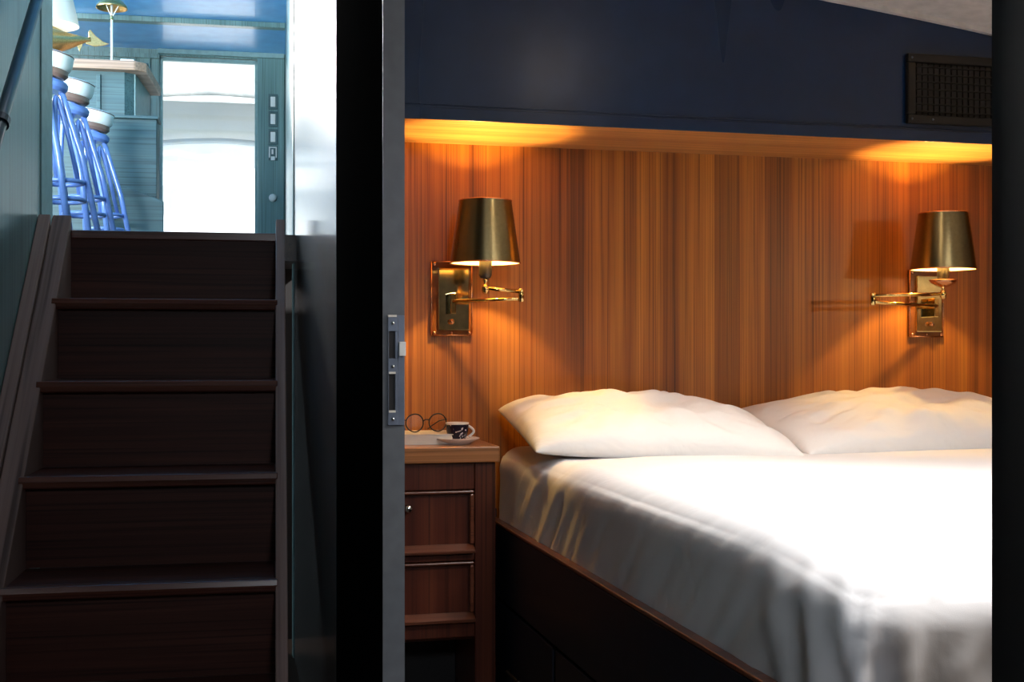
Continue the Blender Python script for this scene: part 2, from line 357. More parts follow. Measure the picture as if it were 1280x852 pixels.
for zz in (1.008, .938, .853):
    bm = B(); bmesh.ops.create_uvsphere(bm, u_segments=12, v_segments=8, radius=.0032, matrix=Matrix.Translation((.287, 1.9925, zz))); link('screw', bm, M['chrome'], lp, smooth=True)
# door leaf hinge side closes the doorway head
bm = B(); box(bm, .307, .66, -1.5, .2, 1.88, 1.94); struct('trim_5', bm, M['black'])
# ------------------------------------------------------------------ the setting: companionway and saloon above
bm = B(); box(bm, -.76, -.68, 1.2, 3.83, 0, 3.14); struct('wall_left', bm, M['teal'], frame=True, label='teal painted boarding left of the stairs')
bm = B(); prism(bm, [(-.70, 3.832), (-.676, 3.832), (-.667, 3.96), (-.70, 3.96)], flat, 1.30, 3.12); struct('trim_6', bm, M['tealtrim'], frame=True, bevel=.002, label='pale teal post at the top of the stairs')
bm = B(); box(bm, -2.6, -.705, 3.84, 9.3, UP-.08, UP); box(bm, -.705, .10, 3.845, 9.3, UP-.08, UP); struct('floor_saloon', bm, M['floor'], frame=True)
bm = B(); box(bm, -2.66, .3, 1.0, 9.26, 3.12, 3.16); struct('ceiling_saloon', bm, M['blueceil'], frame=True, label='glossy bright blue saloon ceiling')
for k, (q0, z) in enumerate(((8.30, 3.085), (7.5, 3.085), (6.7, 3.085), (5.9, 3.085))):
    bm = B(); box(bm, -2.6, .06, q0, q0+.07, z, 3.12); struct('trim_%d' % (7+k), bm, M['teal'], frame=True, bevel=.004)
bm = B(); prism(bm, [(.052, 4.03), (.068, 9.3), (.14, 9.3), (.14, 4.03)], flat, UP, 3.13); struct('wall_saloon_right', bm, M['teal'], frame=True)
bm = B(); box(bm, -2.66, -2.60, 3.84, 9.3, UP, 1.95); box(bm, -2.66, -2.60, 3.84, 9.3, 3.03, 3.13); box(bm, -2.66, -2.60, 3.84, 5.5, 1.95, 3.03); box(bm, -2.66, -2.60, 8.6, 9.3, 1.95, 3.03)
struct('wall_saloon_left', bm, M['teal'], frame=True)
bm = B(); box(bm, -2.6, -.76, 3.80, 3.835, 0, 3.13); struct('wall_saloon_near', bm, M['teal'], frame=True)
# far wall with the glazed door
bm = B(); box(bm, -2.6, -.82, 9.2, 9.26, UP, 3.12); box(bm, -.82, -.132, 9.2, 9.26, 3.075, 3.12); box(bm, -.132, .10, 9.2, 9.26, UP, 3.12)
box(bm, -1.02, -.985, 9.185, 9.2, UP, 3.05); box(bm, -.90, -.885, 9.185, 9.2, UP, 3.05); box(bm, -2.6, -.82, 9.17, 9.2, 3.05, 3.08)
struct('wall_far', bm, M['teal'], frame=True)
bm = B(); box(bm, -.83, .06, 9.165, 9.2, 3.085, 3.12); struct('trim_11', bm, M['tealtrim'], frame=True, bevel=.003)
bm = B(); box(bm, -.82, -.80, 9.21, 9.25, UP, 3.07); box(bm, -.152, -.132, 9.21, 9.25, UP, 3.07); box(bm, -.82, -.132, 9.21, 9.25, 3.045, 3.07)
dr = struct('door_2', bm, M['tealtrim'], frame=True, bevel=.002, label='glazed saloon door to the sunlit deck')
bm = B(); box(bm, -.80, -.152, 9.226, 9.232, UP, 3.045); link('pane', bm, M['pane'], dr)
bm = B(); box(bm, -.132, .06, 9.18, 9.2, UP, 3.085); struct('trim_12', bm, M['teal'], frame=True, bevel=.003, label='teal post carrying the light switches')

bm = B(); box(bm, -1.6, .307, 1.25, 1.30, 1.951, 3.14); struct('wall_stairwell_near', bm, M['navy'])
bm = B(); box(bm, .255, .307, 1.301, 2.598, 1.952, 3.14); struct('wall_stairwell_right', bm, M['navy'])
bm = B(); box(bm, -.76, .25, 4.2, 4.26, 0, UP-.081); struct('wall_stairwell_far', bm, M['black'], frame=True)
bm = B(); box(bm, -2.66, .3, 9.262, 10.3, 3.12, 3.16); struct('ceiling_sun_block', bm, M['deck'], frame=True)  # overhang added to keep the sun off the upper canopy panels
# switches on the post
def switch_at(i, z, label):
    x, y = stair_xy(-.022, 9.18); t = thing('light_switch', label, 'light switch', (x, y, z), PH, 'light switches on the teal post')
    bm = B(); w = .034; h = .056
    box(bm, -w, w, -.010, 0, h-.018, h); box(bm, -w, w, -.010, 0, -h, -h+.018); box(bm, -w, -w+.016, -.010, 0, -h+.018, h-.018); box(bm, w-.016, w, -.010, 0, -h+.018, h-.018)
    link('surround', bm, M['switchframe'], t, bevel=.002)
    bm = B(); box(bm, -w+.017, w-.017, -.012, 0, -h+.019, h-.019); link('rocker', bm, M['switchplate'], t, bevel=.002)
    return t
for i, (z, lb) in enumerate(((2.768, 'square dark-framed switch with white rocker, topmost on the teal post'), (2.642, 'square dark-framed switch with white rocker, second from the top on the teal post'), (2.512, 'square dark-framed switch with white rocker, directly above the power socket'))): switch_at(i, z, lb)
x, y = stair_xy(-.022, 9.18); t = thing('power_socket', 'small white power socket below the three framed switches', 'socket', (x, y, 2.392), PH)
bm = B(); box(bm, -.034, .034, -.006, 0, -.05, .056); link('plate', bm, M['switchframe'], t, bevel=.003)
bm = B(); box(bm, -.028, -.020, -.011, -.0062, -.03, .048); box(bm, .020, .028, -.011, -.0062, -.03, .048); box(bm, -.0195, .0195, -.011, -.0062, .040, .048); box(bm, -.014, .014, -.012, -.0062, -.05, -.022); box(bm, -.010, .004, -.011, -.0062, -.005, .03); link('socket_insert', bm, M['switchplate'], t, bevel=.001)
x, y = stair_xy(-.022, 9.18); bm = B(); bm2 = lathe(bm, [(0, .016), (.018, .015), (.026, .010), (.030, 0), (0, 0)], 24)
tag(link('dimmer_knob', bm, M['switchplate'], smooth=True, loc=(x, y, 2.07), rot=(PI/2, 0, PH)), 'round white dimmer knob low on the teal post', 'knob')

# outside: white canopy panels behind the glass, white deck
cv = thing('deck_canopy', 'white quilted canopy panels outside the glazed saloon door', 'canopy', (*stair_xy(-.47, 11.0), 1.22), PH)
def panel(nm, q, zt, zb, sag, mat, th=.01, lean=0):
    def fn(u, v):
        x = (u-.5)*3.2; s = sag-.14*x*x
        fold = .004*math.sin(u*60)+.004*math.sin(u*31+1)
        return (x, q-11.0 + fold + lean*v, (zb+s)*(1-v) + zt*v - 1.22)
    bm = B(); grid(bm, fn, 90, 10); o = link(nm, bm, mat, cv, smooth=True)
    so = o.modifiers.new('solid', 'SOLIDIFY'); so.thickness = th
    return o
panel('canopy_panel', 10.6, 3.7, 2.98, .10, M['canopyshade'])
panel('canopy_panel', 10.9, 3.4, 2.62, .16, M['canopyshade'])
panel('seam_band', 10.58, 3.02, 2.975, .10, M['canopygrey'], th=.006)
panel('seam_band', 10.95, 2.98, 2.58, .16, M['canopygrey'])
panel('canopy_panel', 11.1, 2.9, 1.22, 0, M['canopy'], lean=-.15)
bm = B(); box(bm, -3, 2.2, 9.35, 14, 1.16, 1.22); struct('floor_deck', bm, M['deck'], frame=True)

# ------------------------------------------------------------------ staircase
st = thing('staircase', 'steep dark mahogany companionway stairs rising to the bright saloon', 'staircase', (0, 0, 0), PH)
RISE, RUN, Q1, Z1 = .2215, .2225, 3.545, 1.106   # top visible tread nosing
NW = .600
def xmap(u, v, w): return (w, u, v)      # profile in (q, z), extruded along p
n_tr = 5
for k in range(n_tr):
    q = Q1 - k*RUN; z = Z1 - k*RISE
    bm = B(); box(bm, -.588, -.002, q+.0255, q+RUN+.03, z-.026, z)
    tr = link('tread', bm, M['stair'], st, bevel=.003)
    bm = B(); prism(bm, [(q, z-.026), (q-.004, z-.013), (q, z), (q+.025, z), (q+.025, z-.030), (q+.006, z-.030)], xmap, -NW, .004)
    nz = link('nosing', bm, M['nosing'], tr, bevel=.002)
    bm = B(); box(bm, -.588, -.002, q+RUN+.030, q+RUN+.045, z+.0005, z+RISE-.0265)
    link('riser', bm, M['stair'], st)
bm = B(); box(bm, -.588, -.002, Q1-n_tr*RUN+RUN+.03, Q1-n_tr*RUN+RUN+.045, 0.0, Z1-(n_tr-1)*RISE-.027); link('riser', bm, M['stair'], st)
# head of the stairs: landing edge
bm = B(); box(bm, -.588, .024, 3.79, 3.84, UP-.026, UP-.001); link('landing_edge', bm, M['nosing'], st, bevel=.003)
def string_poly(off, th):
    # band following the flight from the floor to the landing, front edge just behind the nosings
    s = RISE/RUN; L_ = lambda q: Z1 + (q-Q1)*s
    q_hi = 3.80; q_lo = Q1 - (Z1)/s
    return [(q_lo+off, 0), (q_lo+off+th, 0), (q_hi+off+.0, L_(q_hi)-th*s+.0), (q_hi+off, L_(q_hi))]
def stringer(p0, p1, off, th, nm='stringer', mat='stringer'):
    bm = B(); prism(bm, string_poly(off, th), xmap, p0, p1); return link(nm, bm, M[mat], st, bevel=.003)
stringer(-.642, -.589, .012, .30)
o = stringer(-.679, -.644, -.004, .30); o['label'] = 'outer capping board along the wall'
stringer(-.001, .026, .012, .30)
# handrail on the left wall
bm = B(); zz = lambda q: q - 2.527
a, c = 3.70, 2.25
hr = thing('handrail', 'dark tubular handrail on brackets along the teal left wall', 'handrail', (*stair_xy(-.68, 3.0), zz(3.0)+.965-.05), PH)
def hp(p, q, z): return (p+.68, q-3.0, z-(zz(3.0)+.965-.05))
s_ = .92
rz = lambda q: .926+.965 + (q-3.456)*s_
tube(bm, [hp(-.622, a, rz(a)), hp(-.622, c, rz(c))], .0155, 16); link('rail', bm, M['railpaint'], hr, smooth=True)
for q in (3.02, 2.5):
    bm = B(); tube(bm, [hp(-.678, q, rz(q)-.03), hp(-.640, q, rz(q)-.03), hp(-.622, q-.004, rz(q)-.014)], .007, 10); b1 = link('bracket', bm, M['navy'], hr, smooth=True)
    bm = B(); box(bm, *[v for v in (.0, .006)], q-3.0-.02, q-3.0+.02, rz(q)-.065-hr.location.z, rz(q)+.0-hr.location.z); link('bracket_plate', bm, M['navy'], b1, bevel=.002)
    bm = B(); n = Vector((0, 1, s_)).normalized(); cpt = Vector(hp(-.622, q, rz(q))); tube(bm, [cpt-n*.012, cpt+n*.012], .020, 16); link('bracket_clip', bm, M['navy'], b1, smooth=False)

# ------------------------------------------------------------------ saloon furniture
def make_stool(label, loc):
    t = thing('bar_stool', label, 'bar stool', loc, PH, 'blue bar stools in a row')
    H = .808
    bm = B(); lathe(bm, [(0, H), (.060, H), (.074, H-.004), (.080, H-.012), (.081, H-.045), (.076, H-.060), (.070, H-.066), (0, H-.066)], 40); link('cushion', bm, M['stoolwhite'], t, auto=35)
    bm = B(); tube(bm, [(.0785*math.cos(2*PI*k/40), .0785*math.sin(2*PI*k/40), H-.008) for k in range(40)], .0025, 6, closed=True); link('piping', bm, M['stoolbrown'], t, smooth=True)
    bm = B(); lathe(bm, [(0, H-.0665), (.069, H-.0665), (.072, H-.085), (.062, H-.098), (0, H-.098)], 40); link('seat_rim', bm, M['stoolbrown'], t, auto=35)
    bm = B(); lathe(bm, [(0, H-.0985), (.028, H-.0985), (.028, H-.109), (0, H-.109)], 24); link('swivel', bm, M['stoolblue'], t, auto=35)
    bm = B(); lathe(bm, [(0, H-.1095), (.072, H-.1095), (.080, H-.119), (.080, H-.136), (.070, H-.150), (0, H-.150)], 40); link('ring_plate', bm, M['stoolblue'], t, auto=35)
    for k in range(4):
        a = .12 + k*PI/2; u = Vector((math.cos(a), math.sin(a), 0))
        bm = B(); tube(bm, [u*.052+Vector((0,0,H-.152)), u*.062+Vector((.010,0,H-.22)), u*.085+Vector((.045,0,.40)), u*.115+Vector((.095,0,0))], .0125, 12); link('leg', bm, M['stoolblue'], t, smooth=True)
    for k in range(4):   # bent hoops between neighbouring legs
        a0 = .12+k*PI/2; a1 = a0+PI/2; pts = []
        for i in range(13):
            f = i/12; a = a0+(a1-a0)*f; h = math.sin(PI*f)**.55
            z_ = .30+(H-.18-.30)*h; r = .062+(H-.2-z_)*.085-.012; r *= (1-.15*math.sin(PI*f))
            pts.append((r*math.cos(a)+.11*(H-.14-z_), r*math.sin(a), z_))
        bm = B(); tube(bm, pts, .009, 8); link('hoop', bm, M['stoolblue'], t, smooth=True)
    for z, r in ((.30, .078), (.23, .084)):
        bm = B(); tube(bm, [(r*math.cos(2*PI*k/36)+.056, r*math.sin(2*PI*k/36), z) for k in range(36)], .009, 10, closed=True); link('foot_ring', bm, M['stoolblue'], t, smooth=True)
    tilt = Matrix.Translation((0, 0, H-.12)) @ Matrix.Rotation(math.radians(11), 4, 'Y') @ Matrix.Translation((0, 0, -(H-.12)))
    for c in t.children:
        if c.name.split('.')[0] in ('cushion', 'piping', 'seat_rim', 'ring_plate', 'swivel'): c.data.transform(tilt)
    return t
s0 = make_stool('blue bar stool with white round cushion, farthest of the row beside the cabinet', (*stair_xy(-.872, 6.27), UP))
dup(s0, (*stair_xy(-.868, 5.58), UP), None, 'blue bar stool with white round cushion, middle of the three')
dup(s0, (*stair_xy(-.873, 5.06), UP), None, 'blue bar stool with white round cushion, nearest the stairs, half hidden by the post')

ct = thing('bar_counter', 'teal panelled bar counter with a light wooden top behind the stools', 'bar counter', (*stair_xy(-1.6, 7.1), UP), PH)
def cp(p, q): return (p+1.6, q-7.1)
tz = 2.488-UP
bm = B(); prism(bm, [cp(-2.5, 6.78), cp(-.73, 6.78), cp(-.675, 6.83), cp(-.655, 7.45), cp(-2.5, 7.45)], flat, tz-.05, tz); link('counter_top', bm, M['countertop'], ct, bevel=.006)
bm = B(); prism(bm, [cp(-2.45, 6.84), cp(-.79, 6.84), cp(-.745, 6.88), cp(-.72, 7.40), cp(-2.45, 7.40)], flat, 0, tz-.051); link('body', bm, M['tealdark'], ct)
bm = B(); prism(bm, [cp(-.744, 6.875), cp(-.738, 6.875), cp(-.713, 7.40), cp(-.719, 7.40)], flat, .02, tz-.052); link('lit_end_face', bm, M['tealtrim'], ct)  # counter's lit right side, its brightness put into paler paint
bm = B()
for x in (-1.35, -1.12, -.93): box(bm, *(cp(x, 0)[0], cp(x+.02, 0)[0]), cp(0, 6.825)[1], cp(0, 6.84)[1], .02, tz-.07)
link('panel_bead', bm, M['tealdark'], ct, bevel=.002)
cb = thing('base_cabinet', 'low dark teal wood-grain cabinet in front of the counter end', 'cabinet', (*stair_xy(-1.0, 6.69), UP), PH)
bm = B(); box(bm, -.60, .395, -.075, .08, .0, .835); link('carcass', bm, M['tealdark'], cb, bevel=.003)
bm = B(); box(bm, -.60, .405, -.085, .085, .836, .852); link('top_board', bm, M['tealdark'], cb, bevel=.003)
bm = B(); pts = [(-.18, 0)]+[(-.18+.36*i/24, .50-.10*(i/24)**1.6-.04*((1-i/24)**6)) for i in range(25)]+[(.18, 0)]
prism(bm, pts, lambda u, v, w: (u, w, v), -.012, .012)
tag(link('bench_end', bm, M['tealdark'], loc=(*stair_xy(-.74, 6.50), UP), rot=(0, 0, PH), bevel=.004), 'dark teal bench end with curved top, standing before the wood-grain cabinet', 'bench')

# brass fish lamp on the counter
zc = 2.489
fl = thing('table_lamp', 'cream shaded table lamp with a gleaming brass fish body', 'lamp', (*stair_xy(-1.17, 6.98), zc), PH)
bm = B(); lathe(bm, [(0, 0), (.055, 0), (.055, .012), (.02, .022), (.012, .05), (.012, .07), (0, .07)], 32); link('base', bm, M['brass'], fl, auto=40)
bm = B(); pts = []; NN = 26
def fpath(f): return Vector((-.30+.49*f, 0, .142 - .012*math.sin(f*PI) + .02*max(0, f-.75)))
tube(bm, [fpath(i/NN) for i in range(NN+1)], lambda f: max(.013, .082*math.sin(PI*min(1, (f*.90+.06)))**.7*(1-.60*max(0, f-.5)/.5)), 20)
fish = link('fish_body', bm, M['antique'], fl, smooth=True); fish['label'] = 'antique brass fish body'
def fin(bm, poly, th, y=0): prism(bm, poly, lambda u, v, w: (u, w, v), y-th, y+th)
bm = B(); fin(bm, [(.165, .140), (.180, .150), (.178, .190), (.188, .200), (.215, .168), (.255, .138), (.285, .128), (.255, .116), (.210, .110), (.165, .122)], .005); link('tail_fin', bm, M['antique'], fish, bevel=.002)
bm = B(); fin(bm, [(-.06, .180), (-.01, .212), (.04, .190), (.08, .165), (-.02, .165)], .003); link('dorsal_fin', bm, M['antique'], fish, bevel=.001)
bm = B(); fin(bm, [(.115, .118), (.125, .098), (.132, .080), (.140, .098), (.150, .122)], .003); link('belly_fin', bm, M['antique'], fish, bevel=.001)
bm = B(); tube(bm, [(-.02, 0, .14), (-.02, 0, .34)], .006, 10); link('stem', bm, M['brass'], fl, smooth=True)
bm = B(); lathe(bm, [(.150, .215), (.105, .42), (.1035, .42), (.1485, .215), (.150, .215)], 48); o = link('lamp_shade', bm, M['lampcloth'], fl, auto=35, loc=(-.02, 0, 0))
bm = B(); tube(bm, [(-.02, 0, .335), (-.02+.06, 0, .37), (-.02+.1115, 0, .385)], .002, 6); tube(bm, [(-.02, 0, .335), (-.08, 0, .37), (-.02-.1115, 0, .385)], .002, 6); link('shade_spider', bm, M['brass'], fl)
# slim lamp with brass dome
sl = thing('table_lamp', 'slim pale pole lamp with a small brass dome shade on the wooden counter', 'lamp', (*stair_xy(-.862, 6.90), zc), PH)
bm = B(); lathe(bm, [(0, 0), (.022, 0), (.022, .005), (.006, .010), (0, .010)], 24); link('base', bm, M['switchplate'], sl, auto=40)
bm = B(); tube(bm, [(0, 0, .008), (0, 0, .335)], .0065, 12); link('pole', bm, M['switchplate'], sl, smooth=True)
bm = B(); lathe(bm, [(0, .235), (.008, .238), (.009, .25), (.006, .262), (0, .262)], 16); link('collar', bm, M['brass'], sl, auto=50)
bm = B(); tube(bm, [(0, 0, .25), (-.022, -.01, .30), (-.03, -.01, .325)], .0022, 6); tube(bm, [(0, 0, .25), (.022, -.01, .285), (.035, -.01, .31)], .0022, 6); link('wire_arm', bm, M['switchplate'], sl)
bm = B(); lathe(bm, [(.082, .298), (.078, .312), (.05, .345), (.012, .362), (0, .363)], 40); o = link('lamp_shade', bm, M['antique'], sl, smooth=True); so = o.modifiers.new('s', 'SOLIDIFY'); so.thickness = .002
# small things on the counter
bm = B(); box(bm, -.035, .035, -.03, .03, 0, .012); tag(link('folded_napkin', bm, M['whitecloth'], loc=(*stair_xy(-.775, 6.84), zc), rot=(0,0,PH+.1), bevel=.004), 'folded white napkin on the corner of the wooden counter', 'napkin')
bm = B(); box(bm, -.028, .028, -.02, .02, 0, .012); tag(link('coaster', bm, M['tealdark'], loc=(*stair_xy(-.70, 6.90), zc), rot=(0,0,PH), bevel=.003), 'small dark coaster beside the folded white napkin', 'coaster')

# ------------------------------------------------------------------ berth
bf = thing('bed_frame', 'dark navy berth frame with a thin wooden top edge', 'bed', (1.53, 2.2, 0))
def bx(nm, x0, x1, y0, y1, z0, z1, mat, par=bf, bevel=.003, o=(1.53, 2.2, 0)):
    bm = B(); box(bm, x0-o[0], x1-o[0], y0-o[1], y1-o[1], z0-o[2], z1-o[2]); return link(nm, bm, M[mat], par, bevel=bevel)
bx('side_rail', .683, .703, 1.22, 3.05, .36, .535, 'navy'); bx('side_rail', 2.38, 2.40, 1.22, 3.05, .36, .535, 'navy')
bx('edge_trim', .682, .704, 1.22, 3.05, .5355, .543, 'ledge', bevel=.002)
bx('foot_rail', .704, 2.379, 1.20, 1.22, .10, .535, 'navy'); bx('slat_base', .704, 2.379, 1.221, 3.05, .49, .52, 'black')
bx('corner_post', .672, .704, 3.051, 3.085, 0, .565, 'navy')
for y0, y1 in ((1.26, 1.84), (1.86, 2.44), (2.46, 3.03)):
    dw = bx('drawer', .685, .703, y0, y1, .09, .352, 'navy')
    bm = B(); tube(bm, [(-.853, (y0+y1)/2-2.2-.05, .22), (-.862, (y0+y1)/2-2.2-.045, .22), (-.862, (y0+y1)/2-2.2+.045, .22), (-.853, (y0+y1)/2-2.2+.05, .22)], .004, 8); link('drawer_handle', bm, M['bronze'], dw, smooth=True)
bx('plinth', .72, 2.36, 1.26, 3.05, 0, .088, 'black')
# mattress in a fitted sheet
X0, X1, Y0, Y1, ZB, ZT, R = .704, 2.36, 1.27, 3.085, .521, .724, .062
def build_mattress():
    bm = B(); nx, ny, nz = 150, 170, 22
    def P(x, y, z): return Vector((X0+(X1-X0)*x, Y0+(Y1-Y0)*y, ZB+(ZT-ZB)*z))
    faces = [(lambda a, c: P(a, c, 1), nx, ny), (lambda a, c: P(0, a, c), ny, nz), (lambda a, c: P(1, a, c), ny, nz), (lambda a, c: P(a, 0, c), nx, nz), (lambda a, c: P(a, 1, c), nx, nz), (lambda a, c: P(a, c, 0), nx//3, ny//3)]
    for fn, a, c in faces: grid(bm, fn, a, c)
    bmesh.ops.remove_doubles(bm, verts=bm.verts[:], dist=1e-4)
    for v in bm.verts:
        p = v.co.copy(); lo = Vector((X0+R, Y0+R, ZB+.02)); hi = Vector((X1-R, Y1-R, ZT-R))
        q = Vector((min(max(p.x, lo.x), hi.x), min(max(p.y, lo.y), hi.y), min(max(p.z, lo.z), hi.z)))
        dlt = p-q
        if p.z < ZB+.02: dlt.z = 0
        n = dlt.normalized() if dlt.length > 1e-6 else Vector((0, 0, 1))
        hor = Vector((dlt.x, dlt.y, 0)); 
        if dlt.length > 1e-6: p = q + n*R if p.z >= ZB+.02 else Vector((q.x, q.y, p.z)) + (hor.normalized()*R if hor.length > 1e-6 else Vector((0,0,0)))
        # soft loft on top
        hgt = (p.z-ZB)/(ZT-ZB); disp = 0
        side = max(0, min(1, (1-hgt)*1.5)) if n.z < .97 else 0
        if n.x < -.15:      # left flank: slanting pull creases
            fold = noise.noise(Vector((p.y*13 + hgt*3.2, hgt*.8, 3)))*.5 + noise.noise(Vector((p.y*30 + hgt*7, hgt*1.3, 9)))*.28
            head = math.exp(-((p.y-2.80)/.22)**2); foot = math.exp(-((p.y-1.45)/.22)**2)
            disp += fold*(.011+.010*head+.006*foot)*min(1, .35+side)
        if n.y < -.15:
            fold = noise.noise(Vector((p.x*9 + hgt*2.4, hgt*1.5, 17)))*.6 + noise.noise(Vector((p.x*21 - hgt*4, hgt, 27)))*.3
            disp += fold*.005*min(1, .4+side)
        if n.z > .6:        # broad soft undulation, creases running down to the foot
            disp += noise.noise(Vector((p.x*2.2, p.y*2.2, 5)))*.006
            w = math.exp(-((p.y-1.35)/.28)**2)
            disp += noise.noise(Vector((p.x*5+p.y*2, p.y*3, 7)))*.006*w
            # long crease from mid mattress to the foot corner
            f = (2.05-p.y)/.75
            if 0 < f < 1.15:
                xc = 1.13-.30*f**1.6; disp += .003*math.exp(-((p.x-xc)/.016)**2)*min(1, f*2)
            if p.y > 2.5 and p.x < 1.1:
                disp += noise.noise(Vector((p.x*16-p.y*10, p.y*4, 11)))*.004*math.exp(-((p.x-.8)/.15)**2)
        if n.z < .9:        # gathered tuck at the near left corner
            s_arc = (p.x-X0)-(p.y-Y0); dn = (1-hgt)
            for s0, wd, am in ((-.205, .034, .006), (-.112, .024, .010), (-.030, .022, .014), (.022, .012, .012), (.075, .022, .014), (.145, .030, .007)):
                disp += am*math.exp(-((s_arc-s0-.05*dn*(1 if s0 < 0 else -.4))/wd)**2)*min(1, dn*1.6+.12)
            if n.y < -.15:
                for s0, wd, am, sl in ((.32, .05, .006, .22), (.50, .075, .008, .45), (.78, .06, .007, .25), (1.0, .09, .008, .3)):
                    disp += am*math.exp(-((p.x-X0-s0-sl*dn)/wd)**2)*min(1, dn*1.4+.1)
        v.co = p + n*disp
        if p.y < 1.65: v.co.z -= .030*((1.65-max(p.y, Y0))/.38)**2*hgt
    return bm
mt = link('mattress', build_mattress(), M['sheet'], smooth=True)
tag(mt, 'thick mattress in a rumpled white fitted sheet on the navy berth', 'mattress')
def make_pillow(label, loc, rot, sx=.37, sy=.235, T=.085, seed=1, par=None):
    bm = B(); n = 64
    def base(a, c):
        # a, c in -1..1 : pinched corners, soft bulging outline
        x = a*sx*(1-.055*(1-c*c)*0 - .07*(1-a*a)*0); y = c*sy
        x *= 1-.03*(1-abs(c)**2.2); y *= 1-.045*(1-abs(a)**2.2)
        k_ = (abs(a)*abs(c))**4*.018; x *= 1-k_; y *= 1-k_
        return x, y
    def hgt(a, c):
        e = (1-abs(a)**2.4)*(1-abs(c)**2.4); return max(0, e)**.43
    V = {}
    for s in (1, -1):
        for i in range(n+1):
            for j in range(n+1):
                a, c = i/n*2-1, j/n*2-1
                if s == -1 and (i in (0, n) or j in (0, n)): V[s, i, j] = V[1, i, j]; continue
                x, y = base(a, c); h = hgt(a, c)
                wob = noise.noise(Vector((a*2.3+seed, c*2.0, seed)))*.022 + noise.noise(Vector((a*6+seed*3, c*5, 2)))*.012
                rad = math.atan2(c, a); ed = (1-h)
                cr = noise.noise(Vector((rad*5.5, seed*5, max(abs(a), abs(c))*1.5)))*.016*math.sin(PI*min(1, ed*1.6)) if h > .05 else 0
                cr -= abs(noise.noise(Vector((a*4.2+c*1.5+seed*7, c*3.1-a*1.2, seed*2))))*.012*max(0, 1-h*.8)
                z = s*(T if s > 0 else T*.35)*h + (wob+cr)*h*(1 if s > 0 else .3)
                V[s, i, j] = bm.verts.new((x, y, z))
    for s in (1, -1):
        for i in range(n):
            for j in range(n):
                q = [V[s,i,j], V[s,i+1,j], V[s,i+1,j+1], V[s,i,j+1]]
                bm.faces.new(q if s > 0 else q[::-1])
    o = link('pillow', bm, M['pillow'], smooth=True, loc=loc, rot=rot)
    sub = o.modifiers.new('sub', 'SUBSURF'); sub.levels = 1; sub.render_levels = 1
    return tag(o, label, 'pillow', 'white pillows against the headboard')
make_pillow('plump white pillow at the left, nearer the nightstand', (1.022, 2.835, .762), (math.radians(9), math.radians(2.5), math.radians(-2)), sx=.330, seed=2)
make_pillow('plump white pillow at the right, partly behind the left pillow', (1.722, 2.862, .762), (math.radians(9), math.radians(-1), math.radians(1)), sx=.385, seed=5)

# ------------------------------------------------------------------ nightstand
NS = (.49, 2.97, 0)
ns = thing('nightstand', 'red mahogany nightstand with two panelled drawers beside the berth', 'nightstand', NS)
def nb(nm, x0, x1, y0, y1, z0, z1, mat, par=ns, bevel=.002): return bx(nm, x0, x1, y0, y1, z0, z1, mat, par, bevel, NS)
nb('top', .312, .6625, 2.838, 3.098, .701, .7385, 'topwood', bevel=.003)
nb('side_panel', .605, .655, 2.852, 3.096, 0, .7005, 'redwood'); nb('side_panel', .315, .335, 2.852, 3.096, 0, .7005, 'redwood')
nb('front_rail', .3355, .6045, 2.855, 2.875, .637, .7005, 'redwood'); nb('front_rail', .3355, .6045, 2.855, 2.875, .470, .486, 'redwood'); nb('front_rail', .3355, .6045, 2.855, 2.875, .290, .325, 'redwood')
nb('back_panel', .3355, .6045, 3.085, 3.096, .1, .70, 'black'); nb('bottom_shelf', .3355, .6045, 2.876, 3.084, .280, .292, 'redwood')
for z0, z1 in ((.4865, .6365), (.3255, .4695)):
    dw = nb('drawer', .3365, .6035, 2.8655, 3.05, z0+.002, z1-.002, 'redwood')
    bm = B()
    def fr(x0, x1, za, zb): box(bm, x0-NS[0], x1-NS[0], 2.851-NS[1], 2.865-NS[1], za, zb)
    fr(.3365, .6035, z1-.009, z1-.002); fr(.5935, .6035, z0+.0225, z1-.010); fr(.3365, .345, z0+.0225, z1-.010)
    link('moulding', bm, M['ledge'], dw, bevel=.003)
    bm = B(); prism(bm, [(2.8655, z0+.002), (2.838, z0+.002), (2.836, z0+.010), (2.865, z0+.022)], lambda u, v, w: (w-NS[0], u-NS[1], v), .3365, .6035); link('drawer_ledge', bm, M['ledge'], dw, bevel=.0015)
    if z0 < .4: continue
    bm = B(); lathe(bm, [(0, 0), (.004, 0), (.004, .012), (.009, .016), (.0105, .022), (.007, .028), (0, .030)], 20); k = link('knob', bm, M['chrome'], dw, smooth=True, loc=(.446-NS[0], 2.866-NS[1], (z0+z1)/2+.035), rot=(PI/2, 0, 0))
# ------------------------------------------------------------------ on the nightstand
ZT_N = .7388
cx, cy = .577, 2.925
bm = B(); lathe(bm, [(0, .0025), (.020, .0025), (.020, 0), (.031, 0), (.034, .004), (.0535, .0125), (.0545, .0145), (.053, .0155), (.034, .0085), (.024, .0065), (0, .0060)], 48)
tag(link('saucer', bm, M['porcelain'], auto=40, loc=(cx, cy, ZT_N)), 'small white porcelain saucer on the nightstand', 'saucer')
cup = thing('coffee_cup', 'dark patterned espresso cup with white handle on the saucer', 'cup', (cx, cy, ZT_N+.0075))
bm = B(); lathe(bm, [(0, 0), (.0165, 0), (.0185, .003), (.0235, .012), (.0268, .026), (.0280, .0415), (.0270, .0415)], 48); body = link('cup_body', bm, M['cup'], cup, auto=50)
bm = B(); lathe(bm, [(.0281, .0400), (.0285, .0430), (.0278, .0445), (.0268, .0430), (.0255, .026), (.0215, .011), (0, .006)], 48); link('cup_lining', bm, M['porcelain'], cup, smooth=True)
